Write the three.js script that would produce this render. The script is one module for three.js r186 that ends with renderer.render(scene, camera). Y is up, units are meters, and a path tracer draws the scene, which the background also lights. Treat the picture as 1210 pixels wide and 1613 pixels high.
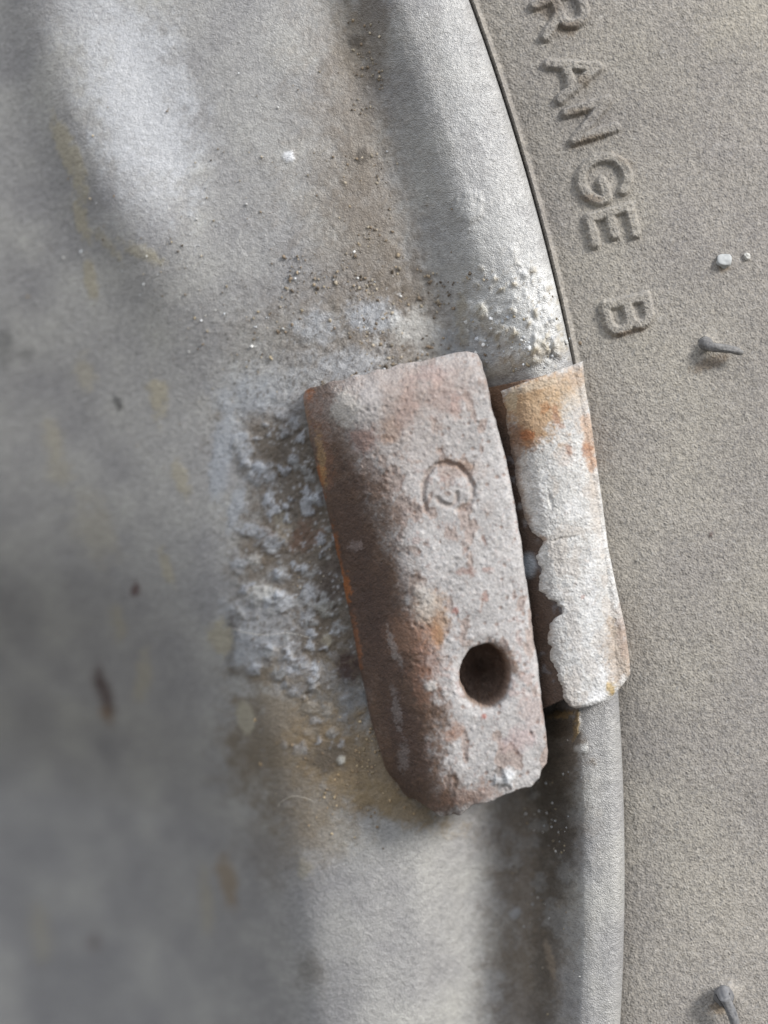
import * as THREE from 'three';
import { mergeVertices } from 'three/addons/utils/BufferGeometryUtils.js';

// ───────────────────────── camera, sky, sun, exposure ─────────────────────────
// All shapes below are worked out in millimetres and written to geometry in metres.
const MM = 0.001;
const D = 110;            // mm from lens to the plane of focus (z = 0, crest of the rim flange)
const S = 24.2;           // photo pixels per mm on that plane
const scene = new THREE.Scene();
const camera = new THREE.PerspectiveCamera(2 * Math.atan(806.5 / S / D) * 180 / Math.PI, 768 / 1024, 0.004, 50);
camera.position.set(0, 0, D * MM);
camera.lookAt(0, 0, 0);
camera.focus = (D + 0.6) * MM;
camera.userData.fStop = 10.5;
camera.updateProjectionMatrix();

const renderer = new THREE.WebGLRenderer({ antialias: true });
renderer.toneMapping = THREE.LinearToneMapping;
renderer.toneMappingExposure = 1.44;
renderer.shadowMap.enabled = true;

function overcastSky() {
  const w = 128, h = 64, a = new Float32Array(w * h * 4);
  for (let j = 0; j < h; j++) {
    const el = ((j + 0.5) / h - 0.5) * Math.PI, s = Math.sin(el);
    const L = s >= 0 ? 0.56 * (1 + 1.1 * s) : 0.56 * (0.34 + 0.66 * Math.exp(s * 14));
    const warm = s >= 0 ? 0 : 1 - Math.exp(s * 14);
    for (let i = 0; i < w; i++) {
      const k = (j * w + i) * 4;
      a[k] = L * (0.94 + 0.08 * warm); a[k + 1] = L * 0.99; a[k + 2] = L * (1.085 - 0.165 * warm); a[k + 3] = 1;
    }
  }
  const t = new THREE.DataTexture(a, w, h, THREE.RGBAFormat, THREE.FloatType);
  t.mapping = THREE.EquirectangularReflectionMapping;
  t.magFilter = THREE.LinearFilter; t.minFilter = THREE.LinearFilter; t.needsUpdate = true;
  return t;
}
const sky = overcastSky();
scene.background = sky;
scene.environment = sky;

const sun = new THREE.DirectionalLight(new THREE.Color().setRGB(1.0, 0.97, 0.93), 3.0);
sun.position.set(0.66, 0.48, 0.56);
sun.castShadow = true;
sun.shadow.radius = 28;
sun.shadow.mapSize.set(2048, 2048);
Object.assign(sun.shadow.camera, { left: -0.25, right: 0.25, top: 0.25, bottom: -0.25, near: 0.1, far: 2 });
scene.add(sun, sun.target);

// ───────────────────────── small maths ─────────────────────────
const clamp = (x, a = 0, b = 1) => x < a ? a : x > b ? b : x;
const mix = (a, b, t) => a + (b - a) * t;
const sst = (a, b, x) => { const t = clamp((x - a) / (b - a)); return t * t * (3 - 2 * t); };
function rng(seed) { let s = seed >>> 0; return () => { s = (s + 0x6D2B79F5) | 0; let t = Math.imul(s ^ (s >>> 15), 1 | s); t = (t + Math.imul(t ^ (t >>> 7), 61 | t)) ^ t; return ((t ^ (t >>> 14)) >>> 0) / 4294967296; }; }
function hash(x, y, z) { let h = Math.imul(x, 374761393) ^ Math.imul(y, 668265263) ^ Math.imul(z, 2147483647 ^ 0x5bd1e995); h = Math.imul(h ^ (h >>> 13), 1274126177); h ^= h >>> 16; return (h >>> 0) / 2147483648 - 1; }
function n2(x, y, s = 0) {           // value noise, -1 … 1
  const xi = Math.floor(x), yi = Math.floor(y); let fx = x - xi, fy = y - yi;
  fx = fx * fx * (3 - 2 * fx); fy = fy * fy * (3 - 2 * fy);
  const a = hash(xi, yi, s), b = hash(xi + 1, yi, s), c = hash(xi, yi + 1, s), d = hash(xi + 1, yi + 1, s);
  return a + (b - a) * fx + (c - a) * fy + (a - b - c + d) * fx * fy;
}
function fbm(x, y, s = 0, o = 4) { let v = 0, a = 0.5; for (let i = 0; i < o; i++) { v += a * n2(x, y, s + i * 17); x = x * 2.03 + 3.1; y = y * 2.03 - 1.7; a *= 0.5; } return v; }
function cells(x, y, s) {            // distance to the nearest scattered point, and that point's own random number
  const xi = Math.floor(x), yi = Math.floor(y); let best = 9, id = 0;
  for (let a = -1; a <= 1; a++) for (let b = -1; b <= 1; b++) {
    const dx = xi + a + 0.5 + 0.48 * hash(xi + a, yi + b, s) - x, dy = yi + b + 0.5 + 0.48 * hash(xi + a, yi + b, s + 1) - y, d = dx * dx + dy * dy;
    if (d < best) { best = d; id = hash(xi + a, yi + b, s + 2); }
  }
  return [Math.sqrt(best), id];
}
function curve(pts) {                // smooth curve through (x, y) points, x rising (monotone tangents)
  const n = pts.length, d = [], m = [];
  for (let i = 0; i < n - 1; i++) d.push((pts[i + 1][1] - pts[i][1]) / (pts[i + 1][0] - pts[i][0]));
  for (let i = 0; i < n; i++) m.push(i === 0 ? d[0] : i === n - 1 ? d[n - 2] : d[i - 1] * d[i] <= 0 ? 0 : 2 * d[i - 1] * d[i] / (d[i - 1] + d[i]));
  return x => {
    if (x <= pts[0][0]) return pts[0][1];
    if (x >= pts[n - 1][0]) return pts[n - 1][1];
    let i = 0; while (x > pts[i + 1][0]) i++;
    const h = pts[i + 1][0] - pts[i][0], t = (x - pts[i][0]) / h, t2 = t * t, t3 = t2 * t;
    return (2 * t3 - 3 * t2 + 1) * pts[i][1] + (t3 - 2 * t2 + t) * h * m[i] + (-2 * t3 + 3 * t2) * pts[i + 1][1] + (t3 - t2) * h * m[i + 1];
  };
}
function poly(pts) {                 // point at fraction 0…1 of a polyline, by length
  const L = [0]; for (let i = 1; i < pts.length; i++) L.push(L[i - 1] + Math.hypot(pts[i][0] - pts[i - 1][0], pts[i][1] - pts[i - 1][1]));
  return t => { const l = clamp(t) * L[L.length - 1]; let i = 1; while (i < pts.length - 1 && l > L[i]) i++; const f = (l - L[i - 1]) / (L[i] - L[i - 1]); return [mix(pts[i - 1][0], pts[i][0], f), mix(pts[i - 1][1], pts[i][1], f)]; };
}
function segDist(px, py, a, b) { const vx = b[0] - a[0], vy = b[1] - a[1], t = clamp(((px - a[0]) * vx + (py - a[1]) * vy) / (vx * vx + vy * vy || 1)); return Math.hypot(px - a[0] - vx * t, py - a[1] - vy * t); }
const polyDist = (px, py, pl) => { let m = 1e9; for (let i = 1; i < pl.length; i++) m = Math.min(m, segDist(px, py, pl[i - 1], pl[i])); return m; };

// a photo pixel at a height z above the flange plane ↔ a point of the wheel, in mm
const P = (u, v, z) => [(u - 605) / S * (D - z) / D, (806.5 - v) / S * (D - z) / D, z];
const px = (x, y, z) => [605 + x * S * D / (D - z), 806.5 - y * S * D / (D - z)];

// ───────────────────────── the wheel's own shape ─────────────────────────
const R = 165.3, CX = -149.7, CY = -23.7;           // flange radius and wheel centre
const flangeLow = curve([[0, -0.42], [0.35, -0.08], [0.9, 0.08], [1.9, 0.1], [2.5, -0.08], [2.9, -0.6], [3.4, -1.9], [4.1, -3.5], [5.1, -4.8], [6.5, -5.5], [8.2, -5.6], [9.8, -5.2], [11.4, -4.35], [13.5, -3.4], [16.5, -3.2], [19, -3.5], [22, -3.9], [30, -4.6], [60, -6]]);
const flangeHigh = curve([[0, -0.42], [0.35, -0.1], [1, 0.1], [2.4, 0.32], [3.9, 0.2], [4.9, -0.25], [5.9, -1.1], [6.9, -1.9], [7.8, -2.35], [8.8, -2.5], [10, -2.45], [12, -2.4], [14, -2.5], [16.5, -2.7], [19, -3.1], [22, -3.7], [30, -4.6], [60, -6]]);
const flange = (rho, y = 0) => mix(flangeLow(rho), flangeHigh(rho), sst(-4, 20, y));
// the outer edge of the spoke window: x (mm) of its brow at height y (mm)
const brow = curve([[-60, -6.0], [-36, -5.6], [-27, -6.4], [-18.5, -7.6], [-8, -9.4], [5.2, -11.6], [16, -16.5], [26, -21.5], [34, -24], [60, -30]]);
const browSlope = curve([[-60, 3.0], [-24, 2.6], [-14, 1.5], [-4, 0.8], [4, 0.56], [12, 0.44], [22, 0.36], [40, 0.32]]);
function rimBase(rho, x, y) {
  let z = flange(rho, y);
  const d = brow(y) - x, w = 0.9 + 2.2 * sst(-16, 12, y);
  if (d > -12) {
    const soft = d > 30 ? d : w * Math.log(1 + Math.exp(d / w));   // soft hinge
    const sl = browSlope(y), deep = sl > 1.2 ? 26 : mix(16, 26, sst(0.5, 1.2, sl));
    z -= deep * (1 - Math.exp(-soft * sl / deep));
  }
  if (y > 2) { const e = d + 1.5; z += 1.5 * sst(6, 22, y) * Math.exp(-(e < 0 ? e * e / 30 : e * e / 12)); }
  return z;
}
function polar(x, y) { const dx = x - CX, dy = y - CY; return [R - Math.hypot(dx, dy), Math.atan2(dy, dx)]; }
const rimZ = (x, y) => rimBase(polar(x, y)[0], x, y);
function onRim(u, v) { let z = -3, p; for (let i = 0; i < 8; i++) { p = P(u, v, z); z = rimZ(p[0], p[1]); } return P(u, v, z); }

// ───────────────────────── grain textures (tile of 16 mm) ─────────────────────────
function grainMaps(seed, fine, coarse, contrast) {
  const N = 1024, r = rng(seed), mk = () => { const a = new Float32Array(N * N); for (let i = 0; i < a.length; i++) a[i] = r() * 2 - 1; return a; };
  const blur = (a, k, times) => {
    for (let q = 0; q < times; q++) for (const [sx, sy] of [[1, 0], [0, 1]]) {
      const b = new Float32Array(N * N), len = 2 * k + 1;
      for (let l = 0; l < N; l++) {
        let s = 0; const at = i => { const m = ((i % N) + N) % N; return sx ? l * N + m : m * N + l; };
        for (let i = -k; i <= k; i++) s += a[at(i)];
        for (let i = 0; i < N; i++) { b[at(i)] = s / len; s += a[at(i + k + 1)] - a[at(i - k)]; }
      }
      a = b;
    }
    let sd = 0; for (const x of a) sd += x * x; sd = Math.sqrt(sd / a.length); return a.map(x => x / sd);
  };
  const f = blur(mk(), fine, 2), c = blur(mk(), coarse, 2), g = blur(mk(), fine, 2);
  const H = new Uint8Array(N * N * 4), C = new Uint8Array(N * N * 4);
  for (let i = 0; i < N * N; i++) {
    const h = clamp(0.5 + 0.15 * f[i] + 0.1 * c[i]) * 255;
    const l = clamp(0.8 + contrast * (0.55 * f[i] + 0.55 * g[i] + 0.35 * c[i]), 0.12, 1) * 255, wr = g[i] * contrast * 20;
    H.set([h, h, h, 255], i * 4); C.set([clamp(l + wr * 0.5, 0, 255), l, clamp(l - wr, 0, 255), 255], i * 4);
  }
  const tx = (a, srgb) => { const t = new THREE.DataTexture(a, N, N, THREE.RGBAFormat); t.wrapS = t.wrapT = THREE.RepeatWrapping; t.magFilter = THREE.LinearFilter; t.minFilter = THREE.LinearMipmapLinearFilter; t.generateMipmaps = true; if (srgb) t.colorSpace = THREE.NoColorSpace; t.needsUpdate = true; return t; };
  return { bumpMap: tx(H), map: tx(C, true) };
}
const TILE = 16;
const gRim = grainMaps(11, 1, 6, 0.085), gTyre = grainMaps(23, 2, 6, 0.125), gRust = grainMaps(37, 2, 9, 0.095);
const M = {
  rim: new THREE.MeshStandardMaterial({ vertexColors: true, roughness: 0.52, metalness: 0.15, ...gRim, bumpScale: 0.055 * MM }),
  tyre: new THREE.MeshStandardMaterial({ vertexColors: true, roughness: 0.88, ...gTyre, bumpScale: 0.06 * MM }),
  weight: new THREE.MeshStandardMaterial({ vertexColors: true, roughness: 0.7, ...gRust, bumpScale: 0.04 * MM }),
  clip: new THREE.MeshStandardMaterial({ vertexColors: true, roughness: 0.75, ...gRust, bumpScale: 0.06 * MM }),
  grit: new THREE.MeshStandardMaterial({ roughness: 0.75 }),
  fibre: new THREE.MeshStandardMaterial({ color: new THREE.Color().setRGB(0.6, 0.57, 0.5), roughness: 0.5 }),
  rubber: new THREE.MeshStandardMaterial({ vertexColors: true, roughness: 0.8, ...gTyre, bumpScale: 0.03 * MM }),
};

// ───────────────────────── mesh helpers ─────────────────────────
function grid(nr, nc, fn, origin) {     // fn(i, j) → { p: [x, y, z] mm, c: [r, g, b], t: [u, v] mm }; one sheet of quads
  const pos = new Float32Array(nr * nc * 3), col = new Float32Array(nr * nc * 3), uv = new Float32Array(nr * nc * 2);
  for (let i = 0, k = 0; i < nr; i++) for (let j = 0; j < nc; j++, k++) {
    const { p, c, t } = fn(i, j);
    for (let q = 0; q < 3; q++) { pos[k * 3 + q] = (p[q] - origin[q]) * MM; col[k * 3 + q] = c[q]; }
    uv[k * 2] = t[0] / TILE; uv[k * 2 + 1] = t[1] / TILE;
  }
  const idx = new Uint32Array((nr - 1) * (nc - 1) * 6); let n = 0;
  for (let i = 0; i < nr - 1; i++) for (let j = 0; j < nc - 1; j++) { const a = i * nc + j, b = a + 1, c = a + nc, d = c + 1; idx[n++] = a; idx[n++] = c; idx[n++] = b; idx[n++] = b; idx[n++] = c; idx[n++] = d; }
  const g = new THREE.BufferGeometry();
  g.setAttribute('position', new THREE.BufferAttribute(pos, 3)); g.setAttribute('color', new THREE.BufferAttribute(col, 3)); g.setAttribute('uv', new THREE.BufferAttribute(uv, 2));
  g.setIndex(new THREE.BufferAttribute(idx, 1)); g.computeVertexNormals();
  return g;
}
function subset(g, keep) {              // the triangles that keep(a, b, c) picks, with only their own vertices
  const ix = g.index.array, map = new Int32Array(g.attributes.position.count).fill(-1), used = [], out = [];
  for (let t = 0; t < ix.length; t += 3) if (keep(ix[t], ix[t + 1], ix[t + 2])) for (let q = 0; q < 3; q++) { const v = ix[t + q]; if (map[v] < 0) { map[v] = used.length; used.push(v); } out.push(map[v]); }
  const r = new THREE.BufferGeometry();
  for (const [n, a] of Object.entries(g.attributes)) { const d = new Float32Array(used.length * a.itemSize); used.forEach((v, i) => { for (let q = 0; q < a.itemSize; q++) d[i * a.itemSize + q] = a.array[v * a.itemSize + q]; }); r.setAttribute(n, new THREE.BufferAttribute(d, a.itemSize)); }
  r.setIndex(new THREE.BufferAttribute(new Uint32Array(out), 1));
  return r;
}
function add(name, g, m, parent) { const o = new THREE.Mesh(g, m); o.name = name; o.castShadow = o.receiveShadow = true; parent.add(o); return o; }
function thing(name, label, category, at, extra = {}) { const g = new THREE.Group(); g.name = name; g.position.set(at[0] * MM, at[1] * MM, at[2] * MM); g.userData = { label, category, ...extra }; scene.add(g); return g; }
const tint = (c, k, t) => { t = clamp(t); c[0] += (k[0] - c[0]) * t; c[1] += (k[1] - c[1]) * t; c[2] += (k[2] - c[2]) * t; };
// patches of matter, and of painted light, at their place: [u, v, ru, rv, turn°, softness, strength, colour, thickness mm, ragged]
function prep(list) { return list.map(b => ({ u: b[0], v: b[1], ru: b[2], rv: b[3], c: Math.cos(b[4] * Math.PI / 180), s: Math.sin(b[4] * Math.PI / 180), soft: b[5], k: b[6], col: b[7], h: b[8] || 0, rag: b[9] ?? 0.55, w: clamp(0.9 * Math.min(b[2], b[3]), 4, 16), m: 2.2 * Math.max(b[2], b[3]) })); }
function patches(list, u, v, c) {
  let dz = 0;
  for (let q = 0; q < list.length; q++) {
    const b = list[q], du = u - b.u, dv = v - b.v;
    if (du > b.m || du < -b.m || dv > b.m || dv < -b.m) continue;
    const x = (du * b.c + dv * b.s) / b.ru, y = (-du * b.s + dv * b.c) / b.rv;
    const d = Math.hypot(x, y) + b.rag * (fbm(u / b.w, v / b.w, 91 + q * 7, 4) * 1.25 + 0.5 * n2(u / 3.2, v / 3.2, q));
    const a = sst(1 + b.soft, 1 - b.soft, d);
    if (a <= 0) continue;
    if (b.col) tint(c, b.col, a * b.k);
    dz += b.h * a;
  }
  return dz;
}

// ───────────────────────── alloy wheel ─────────────────────────
const OX = [0.41, 0.435, 0.47], DIRT = [0.085, 0.07, 0.055], TAN = [0.235, 0.185, 0.12], CREAM = [0.42, 0.385, 0.3], RUST = [0.2, 0.085, 0.035], WHITE = [0.6, 0.6, 0.58], BROWN = [0.15, 0.115, 0.08];
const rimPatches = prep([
  // brown grime packed into the groove beside the flange
  [540, 120, 70, 190, -4, 0.8, 0.3, [0.24, 0.2, 0.155], 0.02, 0.8], [560, 380, 90, 170, -8, 0.8, 0.35, [0.22, 0.18, 0.14], 0.03, 0.8], [585, 40, 30, 90, 0, 0.6, 0.5, BROWN, 0.02], [562, 190, 40, 150, -4, 0.85, 0.55, [0.17, 0.138, 0.105], 0.03, 0.8], [580, 370, 56, 130, -8, 0.85, 0.55, [0.17, 0.138, 0.105], 0.04, 0.8], [545, 60, 22, 60, 0, 0.5, 0.3, TAN, 0.01], [560, 62, 14, 10, -40, 0.4, 0.75, DIRT, 0.12], [574, 245, 9, 12, 0, 0.4, 0.7, DIRT, 0.1],
  [640, 470, 50, 80, -10, 0.6, 0.55, BROWN, 0.05], [600, 520, 120, 60, 0, 0.7, 0.5, BROWN, 0.06], [480, 520, 110, 60, 0, 0.7, 0.28, BROWN, 0.03],
  [590, 500, 40, 26, 0, 0.5, 0.7, OX, 0.05], [500, 520, 34, 24, 0, 0.5, 0.6, OX, 0.05], [650, 520, 45, 30, 0, 0.5, 0.6, WHITE, 0.06], [455, 247, 9, 8, 0, 0.3, 0.95, [0.75, 0.76, 0.78], 0.1, 0.25], [310, 268, 12, 6, -20, 0.5, 0.6, WHITE, 0.03],
  // dark crust beside the weight
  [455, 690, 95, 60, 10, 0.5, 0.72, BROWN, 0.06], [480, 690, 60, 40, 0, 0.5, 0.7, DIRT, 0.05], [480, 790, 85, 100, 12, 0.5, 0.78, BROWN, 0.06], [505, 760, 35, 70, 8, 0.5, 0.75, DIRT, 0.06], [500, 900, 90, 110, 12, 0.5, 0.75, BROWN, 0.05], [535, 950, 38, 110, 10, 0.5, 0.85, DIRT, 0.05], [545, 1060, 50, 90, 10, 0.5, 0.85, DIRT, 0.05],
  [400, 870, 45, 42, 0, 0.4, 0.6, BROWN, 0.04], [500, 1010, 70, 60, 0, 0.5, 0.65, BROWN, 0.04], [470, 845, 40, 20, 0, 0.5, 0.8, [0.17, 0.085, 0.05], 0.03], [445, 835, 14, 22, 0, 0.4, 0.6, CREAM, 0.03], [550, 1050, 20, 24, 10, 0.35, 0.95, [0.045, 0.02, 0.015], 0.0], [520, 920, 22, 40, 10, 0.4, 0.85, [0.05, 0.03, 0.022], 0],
  // pale oxide
  [350, 715, 17, 70, 6, 0.35, 0.75, OX, 0.05, 0.35], [372, 800, 10, 40, 14, 0.4, 0.7, OX, 0.05, 0.4], [381, 700, 13, 32, -6, 0.4, 0.9, OX, 0.12], [411, 745, 18, 20, 0, 0.35, 0.9, OX, 0.16], [425, 785, 8, 16, 0, 0.4, 0.8, OX, 0.08], [496, 784, 10, 10, 0, 0.3, 0.95, [0.5, 0.53, 0.57], 0.22, 0.3], [462, 724, 9, 8, 0, 0.3, 0.9, OX, 0.18, 0.3],
  [405, 838, 30, 9, 12, 0.4, 0.85, OX, 0.1], [430, 858, 18, 14, 0, 0.4, 0.85, OX, 0.14], [380, 890, 12, 12, 0, 0.4, 0.7, OX, 0.1], [403, 885, 9, 10, 0, 0.4, 0.7, WHITE, 0.12], [440, 905, 16, 10, 0, 0.4, 0.6, OX, 0.08], [415, 935, 24, 13, -10, 0.35, 0.95, WHITE, 0.16], [447, 948, 18, 15, 0, 0.35, 0.95, [0.5, 0.52, 0.55], 0.18], [488, 935, 15, 15, 0, 0.35, 0.85, OX, 0.16], [515, 955, 20, 15, 0, 0.35, 0.75, [0.3, 0.31, 0.29], 0.2], [485, 970, 14, 14, 0, 0.4, 0.7, OX, 0.1],
  [410, 985, 60, 35, 12, 0.4, 0.6, OX, 0.06], [395, 1025, 40, 30, 20, 0.35, 0.7, OX, 0.07], [440, 1020, 30, 20, 0, 0.4, 0.6, OX, 0.07], [515, 1007, 9, 9, 0, 0.35, 0.8, CREAM, 0.12, 0.3], [470, 1068, 28, 30, 10, 0.25, 0.92, [0.42, 0.445, 0.49], 0.2], [500, 1065, 26, 20, 0, 0.4, 0.6, OX, 0.08], [535, 1115, 45, 40, 15, 0.5, 0.6, [0.23, 0.245, 0.26], 0.07], [487, 1115, 12, 9, 0, 0.4, 0.85, WHITE, 0.12], [516, 1118, 10, 9, 0, 0.4, 0.8, WHITE, 0.12],
  [545, 575, 60, 26, 0, 0.5, 0.5, OX, 0.06], [430, 620, 70, 40, 0, 0.6, 0.4, OX, 0.04], [390, 630, 40, 30, 0, 0.5, 0.4, OX, 0.03],
  [362, 985, 10, 14, 0, 0.5, 0.85, [0.09, 0.095, 0.11], 0.08], [365, 1010, 8, 50, 4, 0.5, 0.55, DIRT, 0.0], [400, 1062, 45, 8, 8, 0.6, 0.6, DIRT, 0.0],
  // tan silt under and below the weight
  [455, 1150, 90, 100, 10, 0.5, 0.82, [0.19, 0.15, 0.1], 0.02], [480, 1230, 95, 66, 20, 0.5, 0.65, [0.2, 0.16, 0.11], 0.02], [560, 1200, 90, 60, 30, 0.45, 0.85, [0.23, 0.165, 0.09], 0.05], [625, 1265, 80, 26, 22, 0.5, 0.8, [0.27, 0.2, 0.11], 0.05], [520, 1190, 28, 22, 0, 0.5, 0.75, DIRT, 0.04], [538, 1197, 7, 7, 0, 0.25, 0.95, [0.5, 0.48, 0.42], 0.18, 0.15], [440, 1330, 60, 60, 0, 0.6, 0.35, BROWN, 0.02], [480, 1370, 12, 14, 0, 0.4, 0.5, CREAM, 0.05], [500, 1310, 60, 40, 0, 0.6, 0.45, TAN, 0.02],
  // cream smears on the window brow
  [110, 245, 15, 62, -20, 0.3, 0.92, CREAM, 0.02, 0.45], [128, 345, 10, 34, -16, 0.35, 0.92, CREAM, 0.02], [143, 440, 10, 34, -8, 0.3, 0.92, CREAM, 0.02, 0.4], [170, 385, 7, 30, -40, 0.4, 0.72, CREAM, 0.02], [225, 398, 40, 10, 24, 0.4, 0.87, CREAM, 0.03], [250, 625, 15, 34, -10, 0.4, 0.92, CREAM, 0.02], [285, 755, 11, 30, -18, 0.4, 0.80, CREAM, 0.02], [348, 1005, 19, 30, -18, 0.3, 0.92, CREAM, 0.03, 0.35], [387, 1130, 13, 27, -10, 0.22, 0.92, CREAM, 0.03, 0.25], [262, 890, 9, 26, -18, 0.4, 0.80, CREAM, 0], [187, 985, 10, 26, -8, 0.4, 0.72, CREAM, 0], [225, 1065, 12, 40, 6, 0.4, 0.65, CREAM, 0], [356, 1385, 13, 42, -12, 0.4, 0.65, [0.3, 0.22, 0.13], 0], [325, 1420, 10, 50, -4, 0.4, 0.58, CREAM, 0], [65, 1470, 14, 40, -8, 0.4, 0.51, CREAM, 0], [130, 585, 17, 26, -10, 0.4, 0.58, CREAM, 0], [82, 690, 14, 34, -14, 0.4, 0.65, CREAM, 0], [95, 745, 17, 24, -10, 0.4, 0.51, CREAM, 0], [150, 840, 30, 60, -14, 0.5, 0.43, CREAM, 0],
  [165, 1095, 9, 44, -14, 0.3, 0.92, [0.075, 0.04, 0.035], 0.04, 0.25], [168, 1128, 8, 14, -14, 0.3, 0.7, [0.25, 0.15, 0.07], 0.03], [212, 928, 8, 10, 0, 0.3, 0.85, [0.1, 0.05, 0.045], 0.03], [186, 632, 7, 11, -30, 0.4, 0.7, [0.06, 0.06, 0.06], 0.05], [42, 560, 10, 12, 0, 0.4, 0.4, [0.1, 0.1, 0.1], 0.02], [8, 545, 12, 30, -10, 0.4, 0.5, [0.12, 0.12, 0.115], 0], [148, 1483, 12, 14, 0, 0.4, 0.45, [0.12, 0.08, 0.075], 0],
  // scoured pale patch on the spoke, with its sheen painted into the colour
  [225, 170, 78, 150, -14, 0.5, 0.85, [0.53, 0.54, 0.56], 0.02, 0.5], [150, 30, 60, 70, -30, 0.5, 0.45, [0.48, 0.49, 0.51], 0.01, 0.6], [215, 330, 50, 60, -10, 0.5, 0.35, [0.46, 0.46, 0.47], 0.01, 0.6],
  // flange: sunlit crest painted as pale patches; flakes, crust and grit near the clip
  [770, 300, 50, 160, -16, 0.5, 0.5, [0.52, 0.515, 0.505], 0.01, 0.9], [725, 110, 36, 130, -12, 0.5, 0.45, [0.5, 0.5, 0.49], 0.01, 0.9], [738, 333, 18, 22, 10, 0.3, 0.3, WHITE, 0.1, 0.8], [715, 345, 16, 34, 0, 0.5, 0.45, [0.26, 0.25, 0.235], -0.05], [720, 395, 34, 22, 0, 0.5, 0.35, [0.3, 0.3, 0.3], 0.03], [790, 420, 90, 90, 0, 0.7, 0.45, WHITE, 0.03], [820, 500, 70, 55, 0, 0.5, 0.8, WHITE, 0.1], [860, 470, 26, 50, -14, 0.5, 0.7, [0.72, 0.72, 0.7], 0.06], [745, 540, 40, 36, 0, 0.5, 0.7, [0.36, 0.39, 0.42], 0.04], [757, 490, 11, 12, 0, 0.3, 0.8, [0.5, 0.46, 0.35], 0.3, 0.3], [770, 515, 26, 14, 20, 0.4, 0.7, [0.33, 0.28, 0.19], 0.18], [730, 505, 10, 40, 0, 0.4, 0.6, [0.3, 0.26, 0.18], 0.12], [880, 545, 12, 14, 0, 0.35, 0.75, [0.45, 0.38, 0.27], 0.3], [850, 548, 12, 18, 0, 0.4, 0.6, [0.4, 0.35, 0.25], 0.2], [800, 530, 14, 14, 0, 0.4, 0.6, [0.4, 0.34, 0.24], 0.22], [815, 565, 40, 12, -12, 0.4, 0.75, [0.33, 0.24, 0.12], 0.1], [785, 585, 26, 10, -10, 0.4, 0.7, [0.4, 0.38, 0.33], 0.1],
  [880, 1190, 40, 60, -8, 0.35, 0.7, BROWN, 0.03], [840, 1290, 64, 90, -4, 0.75, 0.72, BROWN, 0.04], [838, 1420, 56, 110, -2, 0.75, 0.72, BROWN, 0.04], [828, 1560, 52, 110, 0, 0.75, 0.7, BROWN, 0.04], [872, 1300, 28, 110, -5, 0.5, 0.75, DIRT, 0.03], [862, 1470, 22, 100, 0, 0.5, 0.65, DIRT, 0.03], [855, 1600, 20, 60, 0, 0.4, 0.5, DIRT, 0.03], [800, 1210, 40, 30, -20, 0.4, 0.5, BROWN, 0.03],  // lower groove grime, laid dark to stand in for the groove shade
  [850, 1300, 14, 9, 0, 0.3, 0.42, [0.32, 0.32, 0.315], 0.08, 0.9], [840, 1250, 8, 7, 0, 0.3, 0.42, [0.32, 0.32, 0.315], 0.08, 0.9], [850, 1390, 10, 14, 0, 0.3, 0.35, [0.32, 0.32, 0.315], 0.08, 0.9], [812, 1440, 8, 10, 0, 0.3, 0.4, OX, 0.06], [905, 1290, 9, 12, 0, 0.3, 0.5, [0.3, 0.29, 0.28], 0.08],
  [812, 1360, 9, 10, 0, 0.4, 0.49, [0.32, 0.32, 0.315], 0.06, 0.9], [825, 1330, 20, 12, 0, 0.4, 0.35, [0.32, 0.32, 0.315], 0.05, 0.9], [880, 1445, 20, 24, 0, 0.3, 0.42, [0.32, 0.32, 0.315], 0.06, 0.9], [888, 1375, 10, 22, -20, 0.3, 0.49, [0.32, 0.32, 0.315], 0.1, 0.9], [930, 1380, 14, 18, 0, 0.4, 0.5, [0.3, 0.3, 0.3], -0.05], [866, 1510, 6, 34, -14, 0.3, 0.6, [0.3, 0.24, 0.18], 0.08], [915, 1180, 10, 8, 0, 0.3, 0.8, WHITE, 0.15], [490, 1530, 22, 30, 0, 0.5, 0.5, [0.14, 0.125, 0.105], 0.03],
  [880, 1140, 26, 22, 0, 0.3, 0.85, [0.12, 0.1, 0.075], 0.3, 0.35], [885, 1124, 22, 6, -8, 0.3, 0.9, [0.28, 0.2, 0.1], 0.3, 0.7], [908, 1140, 5, 20, 8, 0.3, 0.9, [0.28, 0.2, 0.1], 0.3, 0.7],
]);
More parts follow.
